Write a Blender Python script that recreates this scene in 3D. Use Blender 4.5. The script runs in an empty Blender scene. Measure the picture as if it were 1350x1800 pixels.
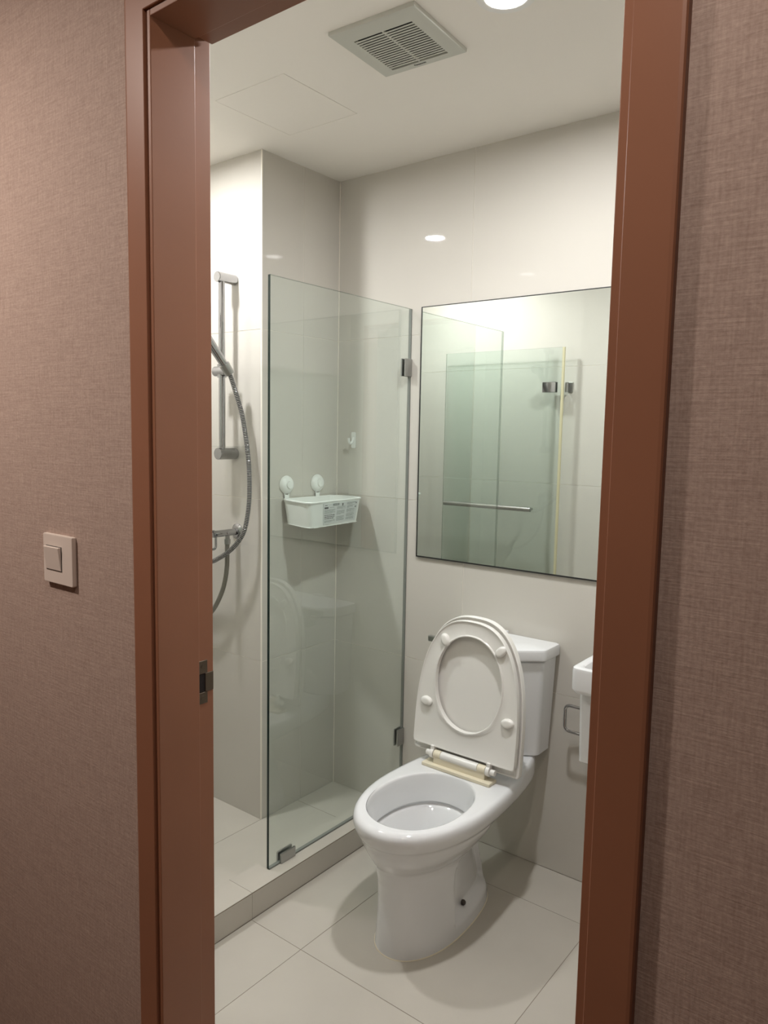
import bpy, bmesh, math, random
from mathutils import Vector, Matrix
C = bpy.context.scene.collection
SC = bpy.context.scene
PI = math.pi

# ------------------------------------------------------------------ camera
# world: X along the mirror wall, Y towards it, Z up, metres
F, YAW, PITCH, ROLL, CAMH = 1309.42, 37.7602, 5.952, 1.0619, 1.4545
def make_camera():
    y, p, r = (math.radians(a) for a in (YAW, PITCH, ROLL))
    fw = Vector((-math.sin(y)*math.cos(p), math.cos(y)*math.cos(p), -math.sin(p)))
    ri = Vector((math.cos(y), math.sin(y), 0)); up = ri.cross(fw)
    r2 = math.cos(r)*ri + math.sin(r)*up; u2 = -math.sin(r)*ri + math.cos(r)*up
    cd = bpy.data.cameras.new('camera'); co = bpy.data.objects.new('camera', cd); C.objects.link(co)
    m = Matrix((( r2.x, u2.x, -fw.x, 0), (r2.y, u2.y, -fw.y, 0), (r2.z, u2.z, -fw.z, CAMH), (0, 0, 0, 1)))
    co.matrix_world = m
    cd.sensor_fit = 'HORIZONTAL'; cd.sensor_width = 36; cd.lens = F/1350*36
    cd.clip_start = .02; cd.clip_end = 50
    SC.camera = co
make_camera()

# ------------------------------------------------------------------ world, exposure, light levels
W = bpy.data.worlds.new('world'); SC.world = W; W.use_nodes = True
W.node_tree.nodes['Background'].inputs[0].default_value = (.9, .8, .7, 1)
W.node_tree.nodes['Background'].inputs[1].default_value = .0
SC.view_settings.view_transform = 'Standard'; SC.view_settings.look = 'None'
SC.view_settings.exposure = 0.0; SC.view_settings.gamma = 1.0
SC.view_settings.use_curve_mapping = False
BATH_LAMP = 1060.0      # radiance of the two bathroom downlights
SHOWER_LAMP = 930.0
HALL_LAMP = 400.0; HALL_LAMP2 = 1250.0
HALL_COL = (1.0, .88, .79)
BATH_COL = (.985, .985, .995)
SC.cycles.max_bounces = 14; SC.cycles.diffuse_bounces = 6; SC.cycles.glossy_bounces = 8
SC.cycles.transparent_max_bounces = 24; SC.cycles.sample_clamp_indirect = 20
SC.cycles.caustics_reflective = True

# ------------------------------------------------------------------ room dimensions
H = 2.4187; YM = 2.2425; YD = .87; YH = .76; XL = -2.60; XR = -.176
XC = -1.98; YB = 1.837; XG = -1.63; DL, DR, DT = -1.066, -.2965, 2.103
KX0, KX1, KZ = -1.683, -1.578, .0844
ZJ = [0, .6142, 1.2142, 1.8142, H]

# ------------------------------------------------------------------ materials
def nt(m): return m.node_tree.nodes, m.node_tree.links
def pbr(name, col, rough=.5, metal=0., spec=.5, coat=0., noise=0., nscale=6., bump=0., bscale=200., bdist=.0005, sub=0.):
    m = bpy.data.materials.new(name); m.use_nodes = True
    n, l = nt(m); b = n['Principled BSDF']
    b.inputs['Base Color'].default_value = (*col, 1); b.inputs['Roughness'].default_value = rough
    b.inputs['Metallic'].default_value = metal; b.inputs['Specular IOR Level'].default_value = spec
    b.inputs['Coat Weight'].default_value = coat; b.inputs['Coat Roughness'].default_value = .02
    tc = n.new('ShaderNodeTexCoord')
    if noise:
        t = n.new('ShaderNodeTexNoise'); t.inputs['Scale'].default_value = nscale; t.inputs['Detail'].default_value = 6
        l.new(tc.outputs['Object'], t.inputs['Vector'])
        r = n.new('ShaderNodeMapRange'); r.inputs['From Min'].default_value = .3; r.inputs['From Max'].default_value = .7
        r.inputs['To Min'].default_value = 1-noise; r.inputs['To Max'].default_value = 1+noise
        l.new(t.outputs['Fac'], r.inputs['Value'])
        mx = n.new('ShaderNodeVectorMath'); mx.operation = 'SCALE'; mx.inputs[0].default_value = col
        l.new(r.outputs[0], mx.inputs['Scale']); l.new(mx.outputs[0], b.inputs['Base Color'])
    if bump:
        t = n.new('ShaderNodeTexNoise'); t.inputs['Scale'].default_value = bscale; t.inputs['Detail'].default_value = 3
        l.new(tc.outputs['Object'], t.inputs['Vector'])
        bp = n.new('ShaderNodeBump'); bp.inputs['Strength'].default_value = bump; bp.inputs['Distance'].default_value = bdist
        l.new(t.outputs['Fac'], bp.inputs['Height']); l.new(bp.outputs[0], b.inputs['Normal'])
    return m
def emit(name, col, s):
    m = bpy.data.materials.new(name); m.use_nodes = True; n, l = nt(m)
    n.remove(n['Principled BSDF']); e = n.new('ShaderNodeEmission')
    e.inputs[0].default_value = (*col, 1); e.inputs[1].default_value = s
    l.new(e.outputs[0], n['Material Output'].inputs[0]); return m
def glass(name, tint, refl=1.6):
    # thin flat pane: tinted straight-through transmission plus a Fresnel mirror reflection on its outer faces
    m = bpy.data.materials.new(name); m.use_nodes = True; n, l = nt(m); n.remove(n['Principled BSDF'])
    t = n.new('ShaderNodeBsdfTransparent'); t.inputs[0].default_value = (*tint, 1)
    g = n.new('ShaderNodeBsdfGlossy'); g.inputs['Roughness'].default_value = 0; g.inputs[0].default_value = (1, 1, 1, 1)
    fr = n.new('ShaderNodeFresnel'); fr.inputs[0].default_value = 1.5
    ge = n.new('ShaderNodeNewGeometry')
    inv = n.new('ShaderNodeMath'); inv.operation = 'SUBTRACT'; inv.inputs[0].default_value = refl
    mul = n.new('ShaderNodeMath'); mul.operation = 'MULTIPLY'; mul.use_clamp = True
    sc = n.new('ShaderNodeMath'); sc.operation = 'MULTIPLY'; sc.inputs[1].default_value = refl
    l.new(ge.outputs['Backfacing'], sc.inputs[0]); l.new(sc.outputs[0], inv.inputs[1])
    l.new(fr.outputs[0], mul.inputs[0]); l.new(inv.outputs[0], mul.inputs[1])
    mx = n.new('ShaderNodeMixShader'); l.new(mul.outputs[0], mx.inputs[0])
    l.new(t.outputs[0], mx.inputs[1]); l.new(g.outputs[0], mx.inputs[2]); l.new(mx.outputs[0], n['Material Output'].inputs[0])
    return m

def wallpaper_mat():
    m = bpy.data.materials.new('wallpaper_linen'); m.use_nodes = True; n, l = nt(m); b = n['Principled BSDF']
    b.inputs['Roughness'].default_value = .75; b.inputs['Specular IOR Level'].default_value = .25
    tc = n.new('ShaderNodeTexCoord')
    fac = []
    for sc, ns in (((1.6, 1, 30), 14), ((26, 1, 1.8), 13), ((7, 1, 7), 30)):
        mp = n.new('ShaderNodeMapping'); mp.inputs['Scale'].default_value = sc
        l.new(tc.outputs['Object'], mp.inputs['Vector'])
        t = n.new('ShaderNodeTexNoise'); t.inputs['Scale'].default_value = ns; t.inputs['Detail'].default_value = 3
        t.inputs['Roughness'].default_value = .6
        l.new(mp.outputs[0], t.inputs['Vector']); fac.append(t.outputs['Fac'])
    a = n.new('ShaderNodeMath'); a.operation = 'ADD'; l.new(fac[0], a.inputs[0]); l.new(fac[1], a.inputs[1])
    a2 = n.new('ShaderNodeMath'); a2.operation = 'ADD'; l.new(a.outputs[0], a2.inputs[0]); l.new(fac[2], a2.inputs[1])
    cr = n.new('ShaderNodeMapRange'); cr.inputs['From Min'].default_value = 1.1; cr.inputs['From Max'].default_value = 1.9
    l.new(a2.outputs[0], cr.inputs['Value'])
    mix = n.new('ShaderNodeMix'); mix.data_type = 'RGBA'
    mix.inputs['A'].default_value = (.335, .245, .205, 1); mix.inputs['B'].default_value = (.48, .37, .315, 1)
    l.new(cr.outputs[0], mix.inputs['Factor']); l.new(mix.outputs['Result'], b.inputs['Base Color'])
    bp = n.new('ShaderNodeBump'); bp.inputs['Strength'].default_value = .30; bp.inputs['Distance'].default_value = .0012
    l.new(a2.outputs[0], bp.inputs['Height']); l.new(bp.outputs[0], b.inputs['Normal'])
    return m

M = {}
M['tile'] = pbr('wall_tile', (.53, .505, .455), .5, spec=.1, coat=1., noise=.02, nscale=2.2)
M['grout'] = pbr('wall_grout', (.74, .70, .62), .8)
M['floor_tile'] = pbr('floor_tile', (.45, .42, .365), .33, spec=.45, noise=.045, nscale=4, bump=.08, bscale=90)
M['floor_grout'] = pbr('floor_grout', (.30, .26, .21), .9)
M['ceiling'] = pbr('ceiling_paint', (.80, .765, .71), .8, spec=.2)
M['gap'] = pbr('dark_gap', (.10, .09, .08), .9)
M['wallpaper'] = wallpaper_mat()
M['wood'] = pbr('brown_frame_paint', (.27, .118, .066), .42, spec=.35, noise=.05, nscale=5, bump=.08, bscale=60)
M['hall_floor'] = pbr('hall_floor', (.16, .09, .05), .5, noise=.1, nscale=8)
M['hall_ceiling'] = pbr('hall_ceiling', (.62, .58, .52), .9)
M['porcelain'] = pbr('white_porcelain', (.67, .675, .68), .07, spec=.55, coat=.3)
M['seat'] = pbr('white_seat_plastic', (.68, .665, .63), .25, spec=.45)
M['cream'] = pbr('aged_cream_plastic', (.66, .60, .46), .4)
M['white'] = pbr('white_plastic', (.74, .75, .72), .35)
M['switch'] = pbr('switch_plastic', (.66, .58, .52), .35)
M['chrome'] = pbr('chrome', (.44, .44, .45), .05, metal=1)
M['groove_shade'] = pbr('hose_groove_shade', (.05, .05, .05), .4, metal=.6)  # shade between the hose ribs, put into the groove colour
M['steel'] = pbr('brushed_steel', (.42, .42, .41), .28, metal=1)
M['braid'] = pbr('braided_steel', (.26, .25, .22), .45, metal=.8, bump=.6, bscale=500)
M['bronze'] = pbr('tarnished_strike_metal', (.12, .095, .07), .45, metal=.8)
M['black'] = pbr('black_edge', (.012, .012, .011), .5)
M['hole'] = pbr('dark_hole', (.008, .005, .004), .9)
M['glass'] = glass('green_tinted_glass', (.925, .958, .945))
def edge_mat():
    m = pbr('glass_cut_edge', (.006, .022, .018), .15); n, l = nt(m)
    t = n.new('ShaderNodeBsdfTransparent'); t.inputs[0].default_value = (.55, .60, .57, 1)
    ge = n.new('ShaderNodeNewGeometry'); mx = n.new('ShaderNodeMixShader')
    l.new(ge.outputs['Backfacing'], mx.inputs[0]); l.new(n['Principled BSDF'].outputs[0], mx.inputs[1]); l.new(t.outputs[0], mx.inputs[2])
    l.new(mx.outputs[0], n['Material Output'].inputs[0]); return m
M['glass_edge'] = edge_mat()
M['clear'] = glass('clear_plastic', (.93, .94, .93))
M['mirror'] = pbr('mirror_silver', (.86, .91, .885), .0, metal=1)
M['fan'] = pbr('fan_plastic', (.50, .50, .45), .5)
M['seal'] = pbr('yellowed_seal', (.50, .46, .30), .5)
M['ink'] = pbr('black_ink', (.05, .05, .05), .7)
M['inkgrey'] = pbr('grey_ink', (.26, .28, .27), .7)
M['label'] = pbr('label_paper', (.60, .62, .61), .5)
M['caulk'] = pbr('silicone', (.15, .16, .145), .4)
M['bath_light'] = emit('bath_lamp_light', BATH_COL, BATH_LAMP)
M['shower_light'] = emit('shower_lamp_light', BATH_COL, SHOWER_LAMP)
M['hall_light2'] = emit('hall_lamp_light_far', HALL_COL, HALL_LAMP2)
M['hall_light'] = emit('hall_lamp_light', HALL_COL, HALL_LAMP)
M['lamp_trim'] = pbr('lamp_trim', (.75, .74, .72), .4)
M['rubber'] = pbr('grey_bolt', (.06, .05, .045), .3, metal=.6)
M['water'] = glass('clear_water', (.97, .985, .98), 1.0)

# ------------------------------------------------------------------ helpers
def obj(name, bm, mats, parent=None, smooth=False, origin=None):
    me = bpy.data.meshes.new(name)
    if origin is not None:
        bmesh.ops.translate(bm, verts=bm.verts, vec=-Vector(origin))
    bmesh.ops.recalc_face_normals(bm, faces=bm.faces)
    bm.to_mesh(me); bm.free()
    for m in (mats if isinstance(mats, (list, tuple)) else [mats]): me.materials.append(m)
    if smooth:
        for p in me.polygons: p.use_smooth = True
        if smooth is not True: me.set_sharp_from_angle(angle=math.radians(smooth))
    o = bpy.data.objects.new(name, me); C.objects.link(o)
    if smooth and smooth is not True:
        w = o.modifiers.new('weighted_normals', 'WEIGHTED_NORMAL'); w.keep_sharp = True; w.mode = 'FACE_AREA'
    if origin is not None: o.location = origin
    if parent is not None: attach(o, parent)
    return o
def wloc(o):
    v = Vector(o.location)
    while o.parent: o = o.parent; v += Vector(o.location)
    return v
def attach(o, parent):
    o.location = Vector(o.location) - wloc(parent); o.parent = parent
def tag(o, label=None, cat=None, group=None, kind=None):
    if label: o['label'] = label
    if cat: o['category'] = cat
    if group: o['group'] = group
    if kind: o['kind'] = kind
    return o
def thing(name, loc, label, cat, group=None):
    o = bpy.data.objects.new(name, None); C.objects.link(o); o.location = loc; o.empty_display_size = .05
    return tag(o, label, cat, group)
def box(bm, a, b, bevel=0., seg=2, mat=0):
    (x0, y0, z0), (x1, y1, z1) = a, b
    x0, x1 = sorted((x0, x1)); y0, y1 = sorted((y0, y1)); z0, z1 = sorted((z0, z1))
    v = [bm.verts.new(p) for p in ((x0,y0,z0),(x1,y0,z0),(x1,y1,z0),(x0,y1,z0),(x0,y0,z1),(x1,y0,z1),(x1,y1,z1),(x0,y1,z1))]
    fs = [bm.faces.new([v[i] for i in q]) for q in ((0,3,2,1),(4,5,6,7),(0,1,5,4),(1,2,6,5),(2,3,7,6),(3,0,4,7))]
    for f in fs: f.material_index = mat
    if bevel:
        es = list({e for f in fs for e in f.edges})
        bmesh.ops.bevel(bm, geom=es, offset=bevel, segments=seg, affect='EDGES', profile=.5)
    return fs
def nb(*boxes, bevel=0., seg=2):
    bm = bmesh.new()
    for b in boxes: box(bm, b[0], b[1], bevel, seg)
    return bm
def loft(bm, rings, cap0=True, cap1=True, mat=0, close=True):
    """rings: lists of points with equal counts"""
    R = [[bm.verts.new(p) for p in r] for r in rings]; n = len(R[0])
    for a, b in zip(R, R[1:]):
        for i in range(n if close else n-1):
            j = (i+1) % n
            f = bm.faces.new((a[i], a[j], b[j], b[i])); f.material_index = mat
    if cap0: bm.faces.new(list(reversed(R[0]))).material_index = mat
    if cap1: bm.faces.new(R[-1]).material_index = mat
    return R
def frame_axes(d, ref=None):
    d = Vector(d).normalized()
    r = Vector(ref) if ref else (Vector((0, 0, 1)) if abs(d.z) < .9 else Vector((1, 0, 0)))
    u = d.cross(r).normalized(); v = d.cross(u).normalized()
    return u, v
def cyl(bm, a, b, r0, r1=None, n=24, mat=0, profile=None):
    """cylinder a->b; profile = list of (t, radius) along it"""
    a, b = Vector(a), Vector(b); u, v = frame_axes(b-a)
    prof = profile or [(0, r0), (1, r0 if r1 is None else r1)]
    rings = [[a.lerp(b, t) + (u*math.cos(2*PI*i/n) + v*math.sin(2*PI*i/n))*r for i in range(n)] for t, r in prof]
    loft(bm, rings, mat=mat)
def rcyl(bm, a, b, r, e=.002, n=24, mat=0):
    L = (Vector(b)-Vector(a)).length; k = min(e/L, .45)
    cyl(bm, a, b, r, n=n, mat=mat, profile=[(0, r-e), (k*.3, r-e*.3), (k, r), (1-k, r), (1-k*.3, r-e*.3), (1, r-e)])
def spline(pts, per=12):
    P = [Vector(p) for p in pts]; P = [2*P[0]-P[1]] + P + [2*P[-1]-P[-2]]
    out = []
    for i in range(1, len(P)-2):
        for k in range(per):
            t = k/per; p0, p1, p2, p3 = P[i-1:i+3]
            out.append(.5*((2*p1)+(p2-p0)*t+(2*p0-5*p1+4*p2-p3)*t*t+(3*p1-p0-3*p2+p3)*t**3))
    out.append(P[-2]); return out
def resample(pts, step):
    d = [0]
    for a, b in zip(pts, pts[1:]): d.append(d[-1]+(b-a).length)
    n = max(2, int(d[-1]/step)); out = []; j = 0
    for i in range(n+1):
        s = d[-1]*i/n
        while j < len(d)-2 and d[j+1] < s: j += 1
        t = (s-d[j])/max(1e-9, d[j+1]-d[j]); out.append(pts[j].lerp(pts[j+1], t))
    return out
def tube(bm, pts, r, n=12, mat=0, closed=False, rf=None, mf=None):
    pts = [Vector(p) for p in pts]; N = len(pts); rings = []; u = None
    for i, p in enumerate(pts):
        if closed: d = pts[(i+1) % N]-pts[i-1]
        else: d = pts[min(i+1, N-1)]-pts[max(i-1, 0)]
        d.normalize()
        if u is None: u, v = frame_axes(d)
        u = (u - d*u.dot(d)).normalized(); v = d.cross(u)
        rr = rf(i) if rf else r
        rings.append([p+(u*math.cos(2*PI*k/n)+v*math.sin(2*PI*k/n))*rr for k in range(n)])
    if closed: rings.append(rings[0])
    R = loft(bm, rings, cap0=not closed, cap1=not closed, mat=mat)
    if mf:
        bm.faces.ensure_lookup_table()
    if closed: bmesh.ops.remove_doubles(bm, verts=bm.verts, dist=1e-6)
    return R
def rrect(cx, cy, w, h, r, n=6):
    out = []
    for sx, sy, a0 in ((1, 1, 0), (-1, 1, PI/2), (-1, -1, PI), (1, -1, 1.5*PI)):
        for k in range(n+1):
            a = a0+PI/2*k/n; out.append((cx+sx*(w/2-r)+r*math.cos(a), cy+sy*(h/2-r)+r*math.sin(a)))
    return out
def prism(bm, outline, z0, z1, bev=.003, mat=0, f=lambda x, y, z: (x, y, z)):
    """extruded 2-D outline with small rounded shoulders; f maps to world"""
    n = len(outline)
    def inset(d):
        o = []
        for i in range(n):
            p0, p1, p2 = (Vector(outline[i-1]), Vector(outline[i]), Vector(outline[(i+1) % n]))
            a = (p1-p0); b = (p2-p1)
            if a.length < 1e-9: a = b
            if b.length < 1e-9: b = a
            t = (a.normalized()+b.normalized()); t = t.normalized() if t.length > 1e-6 else a.normalized()
            nrm = Vector((-t.y, t.x)); c = max(.5, nrm.dot(Vector((-a.y, a.x)).normalized()))
            o.append(p1+nrm*d/c)
        return o
    s = 1 if sum(outline[i-1][0]*outline[i][1]-outline[i][0]*outline[i-1][1] for i in range(n)) > 0 else -1
    rings = []
    for d, z in ((bev, z0), (bev*.3, z0+bev*.3), (0, z0+bev), (0, z1-bev), (bev*.3, z1-bev*.3), (bev, z1)):
        rings.append([f(p.x, p.y, z) for p in inset(d*s)])
    loft(bm, rings, mat=mat)

# ------------------------------------------------------------------ room shell
GAP, TD = .0016, .001
def tiles(parent, axis, plane, sign, us, vs, mat, skip=None, gap=GAP, depth=TD):
    """one object per tile; plane = visible face, body goes back along sign*axis; equal tiles share a mesh"""
    cache = {}
    for u0, u1 in zip(us, us[1:]):
        for v0, v1 in zip(vs, vs[1:]):
            rs = [(u0, u1, v0, v1)]
            if skip:
                su0, su1, sv0, sv1 = skip; out = []
                for (a, b, c, d) in rs:
                    if b <= su0 or a >= su1 or d <= sv0 or c >= sv1: out.append((a, b, c, d)); continue
                    if a < su0: out.append((a, su0, c, d))
                    if b > su1: out.append((su1, b, c, d))
                    if d > sv1: out.append((max(a, su0), min(b, su1), sv1, d))
                rs = out
            for (a, b, c, d) in rs:
                w, h = (b-a-gap), (d-c-gap)
                if w < .004 or h < .004: continue
                key = (round(w, 4), round(h, 4))
                if axis == 'X': dim = (depth, w, h); ctr = (plane+sign*depth/2, (a+b)/2, (c+d)/2)
                elif axis == 'Y': dim = (w, depth, h); ctr = ((a+b)/2, plane+sign*depth/2, (c+d)/2)
                else: dim = (w, h, depth); ctr = ((a+b)/2, (c+d)/2, plane+sign*depth/2)
                if key not in cache:
                    bm = bmesh.new(); box(bm, [-q/2 for q in dim], [q/2 for q in dim], .0003, 1)
                    me = bpy.data.meshes.new('tile'); bmesh.ops.recalc_face_normals(bm, faces=bm.faces)
                    bm.to_mesh(me); bm.free(); me.materials.append(mat); cache[key] = me
                o = bpy.data.objects.new('tile', cache[key]); C.objects.link(o); o.location = ctr; attach(o, parent)

T = .0011   # wall bodies start just behind their tiles
wb = tag(obj('wall_back', nb(((XC, YM+T, 0), (XR+.1, YM+.12, H))), M['grout']), 'beige tiled bathroom wall carrying the mirror and toilet tank', kind='structure')
tiles(wb, 'Y', YM, 1, [XC+.001, -1.376, -.776, XR], ZJ, M['tile'])
wc = tag(obj('wall_chase', nb(((XL-.1, YB+T, 0), (XC-T, YM+.12, H))), M['grout']), 'tiled boxed-out wall that carries the shower rail', kind='structure')
tiles(wc, 'Y', YB, 1, [XL, -2.58, XC-.002], ZJ, M['tile'])
tiles(wc, 'X', XC, -1, [YB+.003, 2.045, YM], ZJ, M['tile'])
wl = tag(obj('wall_left', nb(((XL-.1, YD, 0), (XL-T, YB+T, H))), M['grout']), kind='structure')
tiles(wl, 'X', XL, -1, [YD, 1.237, YB], ZJ, M['tile'])
wr = tag(obj('wall_right', nb(((XR+T, YD, 0), (XR+.1, YM+T, H))), M['grout']), kind='structure')
tiles(wr, 'X', XR, 1, [YD, 1.04, 1.64, YM], ZJ, M['tile'])
# wall with the doorway: plaster body with wallpaper on the hall side, tiles on the bathroom side
OL, OR, OT = DL-.012, DR+.012, DT+.012
HX0, HX1, HY0 = -2.6, 2.2, -3.0
bm = bmesh.new()
for a, b in (((HX0-.1, YH, 0), (OL, YD-T, 2.55)), ((OR, YH, 0), (HX1+.1, YD-T, 2.55)), ((OL, YH, OT), (OR, YD-T, 2.55))): box(bm, a, b)
wf = tag(obj('wall_front', bm, M['grout']), kind='structure')
tiles(wf, 'Y', YD, -1, [XL, -2.593, -1.993, -1.393, -.793, XR], ZJ, M['tile'], skip=(OL, OR, 0, OT))
bm = bmesh.new()
for a, b in (((HX0, YH-.002, 0), (OL, YH, 2.55)), ((OR, YH-.002, 0), (HX1, YH, 2.55)), ((OL, YH-.002, OT), (OR, YH, 2.55))): box(bm, a, b)
obj('wallpaper', bm, M['wallpaper'], wf)
# floors
LZ = .0067
fl = tag(obj('floor', nb(((KX1, YD-.12, -.12), (XR+.1, YM+.1, -T))), M['floor_grout']), kind='structure')
tiles(fl, 'Z', 0, -1, [KX1, -1.373, -.773, XR], [YD, 1.4255, 2.038, YM], M['floor_tile'], gap=.0018)
sf = tag(obj('floor_shower', nb(((XL-.1, YD-.1, -.12), (KX0, YM+.1, LZ-T))), M['floor_grout']), 'shower floor of large pale tiles', kind='structure')
tiles(sf, 'Z', LZ, -1, [XL, XC], [YD, 1.23, YB], M['floor_tile'], gap=.0018)
tiles(sf, 'Z', LZ, -1, [XC, KX0], [YD, 1.43, 2.030, YM], M['floor_tile'], gap=.0018)
kb = tag(obj('shower_kerb', nb(((KX0+T, YD, -.05), (KX1-T, YM, KZ-T))), M['floor_grout']), 'raised tiled kerb under the fixed glass panel', kind='structure')
ky = [YD, 1.4285, 2.0285, YM]
tiles(kb, 'Z', KZ, -1, [KX0, KX1], ky, M['floor_tile'], gap=.0010)
tiles(kb, 'X', KX1, -1, ky, [.001, KZ-.004], M['floor_tile'], gap=.0010)
tiles(kb, 'X', KX0, 1, ky, [.009, KZ-.004], M['floor_tile'], gap=.0010)
# ceiling with openings for the access panel, the fan and the downlights
LA = (-.872, 1.530); LB = (-2.133, 1.362); FAN = (-1.178, 1.545); FR = math.radians(3.2)
PAN = (-1.818, -1.531, 1.499, 1.809)
HALL_L = (-.22, .165); HALL_L2 = (-1.80, -.08)
def slab(x0, x1, y0, y1, z0, z1, holes):
    xs = sorted({x0, x1, *[h[0] for h in holes], *[h[1] for h in holes]}); ys = sorted({y0, y1, *[h[2] for h in holes], *[h[3] for h in holes]})
    bm = bmesh.new()
    for a, b in zip(xs, xs[1:]):
        for c, d in zip(ys, ys[1:]):
            if any(h[0]-1e-6 <= a and b <= h[1]+1e-6 and h[2]-1e-6 <= c and d <= h[3]+1e-6 for h in holes): continue
            box(bm, (a, c, z0), (b, d, z1))
    return bm
def sq(c, r): return (c[0]-r, c[0]+r, c[1]-r, c[1]+r)
bm = slab(XL-.1, XR+.1, YD-.05, YM+.1, H, H+.03, [sq(LA, .046), sq(LB, .046), sq(FAN, .085), PAN])
box(bm, (XL-.1, YD-.05, H+.07), (XR+.1, YM+.1, H+.1))
cl = tag(obj('ceiling', bm, M['ceiling']), kind='structure')
g = .0016
obj('access_panel', nb(((PAN[0]+g, PAN[2]+g, H-.0004), (PAN[1]-g, PAN[3]-g, H+.02)), bevel=.0006, seg=1), M['ceiling'], cl)
obj('panel_recess', nb(((PAN[0]-.01, PAN[2]-.01, H+.0301), (PAN[1]+.01, PAN[3]+.01, H+.034))), M['gap'], cl)
# corner trim on the boxed-out wall and the silicone beads in the corners
t1 = tag(obj('trim_1', nb(((XC-.004, YB-.0015, LZ), (XC+.0015, YB+.0035, H)), bevel=.0008, seg=1), M['grout']), 'pale corner bead on the edge of the shower wall', kind='structure')
t2 = tag(obj('trim_2', nb(((XC+.0005, YM-.003, LZ), (XC+.0035, YM-.0002, H))), M['grout']), 'pale silicone bead in the far corner', kind='structure')

# hallway around the camera
tag(obj('hall_floor', nb(((HX0, HY0, -.12), (HX1, YD-.12, 0)),), M['hall_floor']), 'dark hallway floor', kind='structure')
tag(obj('threshold', nb(((OL, YD-.12, -.12), (OR, YD-.001, .001)),), M['hall_floor']), 'threshold strip in the doorway', kind='structure')
tag(obj('hall_ceiling', slab(HX0-.1, HX1+.1, HY0-.1, YH-.002, 2.45, 2.48, [sq(HALL_L, .046), sq(HALL_L2, .046)]), M['hall_ceiling']), 'plain hallway ceiling', kind='structure')
tag(obj('wall_hall_back', nb(((HX0, HY0-.1, 0), (HX1, HY0, 2.45))), M['wallpaper']), kind='structure')
tag(obj('wall_hall_left', nb(((HX0-.1, HY0-.1, 0), (HX0, YH-.003, 2.45))), M['wallpaper']), kind='structure')
tag(obj('wall_hall_right', nb(((HX1, HY0-.1, 0), (HX1+.1, YH-.003, 2.45))), M['wallpaper']), kind='structure')

# ------------------------------------------------------------------ door frame
door = bpy.data.objects.new('door_1', None); C.objects.link(door); door.location = (DL, YH, 0)
tag(door, 'brown painted door frame around the bathroom doorway', kind='structure')
CF = .7455   # front face of the casing
EO, EI = DL-.070, DR+.062  # outer edges of the casing
def jamb_side(x, s):
    """s=+1: jamb on the left whose face looks right"""
    bm = bmesh.new()
    box(bm, (x-s*.012, .7508, 0), (x, .838, OT), .0012)                 # stop
    box(bm, (x-s*.012, .838, 0), (x-s*.006, YD+.004, OT), .0008)       # rebate
    return bm
obj('jamb', jamb_side(DL, 1), M['wood'], door)
obj('jamb', jamb_side(DR, -1), M['wood'], door)
bm = bmesh.new(); box(bm, (DL, .7508, DT), (DR, .838, OT), .0012); box(bm, (DL, .838, DT+.006), (DR, YD+.004, OT), .0008)
obj('head', bm, M['wood'], door)
TOPZ = DT+.066; RV = .011
prof = [(RV+.001, CF), (.058, CF), (.0615, CF+.0006), (.063, CF+.003), (.063, YH-.0021), (RV, YH-.0021), (RV, CF+.0008)]
rings = []
for px_, pz_, ox, oz in ((DL, 0, -1, 0), (DL, DT, -1, 1), (DR, DT, 1, 1), (DR, 0, 1, 0)):
    rings.append([(px_+ox*u, y, pz_+oz*u) for u, y in prof])
bm = bmesh.new(); loft(bm, rings); obj('casing', bm, M['wood'], door)
# strike plate in the left jamb
bm = bmesh.new(); xs = DL-.006
box(bm, (xs-.001, .840, 1.012), (xs+.0012, .860, 1.036), .0004, 1)
box(bm, (xs-.001, .840, .955), (xs+.0012, .860, .976), .0004, 1)
box(bm, (xs-.001, .855, .9765), (xs+.0014, .8735, 1.0115), .0004, 1)
sp = tag(obj('strike_plate', bm, M['bronze'], door), 'tarnished metal strike plate')
bm = bmesh.new(); box(bm, (xs-.0012, .8405, .9765), (xs+.0005, .855, 1.0115)); obj('latch_hole', bm, M['hole'], sp)
for z in (1.025, .9655):
    bm = bmesh.new(); cyl(bm, (xs+.0010, .8495, z), (xs+.0018, .8495, z), .0042, n=14); s = obj('screw', bm, M['bronze'], sp)

# ------------------------------------------------------------------ lamps
def downlight(name, c, z, mat, label):
    t = thing(name, (c[0], c[1], z), label, 'lamp')
    bm = bmesh.new(); n = 40
    prof = [(.046, z+.002), (.046, z-.003), (.050, z-.0045), (.066, z-.004), (.068, z-.0005), (.068, z+.0)]
    loft(bm, [[(c[0]+r*math.cos(2*PI*i/n), c[1]+r*math.sin(2*PI*i/n), zz) for i in range(n)] for r, zz in prof], False, False)
    obj('trim_ring', bm, M['lamp_trim'], t, smooth=40)
    bm = bmesh.new(); cyl(bm, (c[0], c[1], z+.001), (c[0], c[1], z+.026), .0445, n=n)
    obj('lamp_can', bm, M['lamp_trim'], t, smooth=40)
    bm = bmesh.new(); cyl(bm, (c[0], c[1], z-.0025), (c[0], c[1], z+.0005), .0435, n=n)
    obj('diffuser', bm, mat, t)
    return t
downlight('ceiling_downlight', LA, H, M['bath_light'], 'round recessed ceiling lamp shining beside the fan grille, above the toilet')
downlight('ceiling_downlight', LB, H, M['shower_light'], 'round recessed lamp over the shower, seen only as bright reflection on the tiles')
downlight('ceiling_downlight', HALL_L, 2.45, M['hall_light'], 'round recessed lamp of the hallway just outside the bathroom doorway')
downlight('ceiling_downlight', HALL_L2, 2.45, M['hall_light2'], 'round recessed hallway lamp further left, beyond the light switch')

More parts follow.
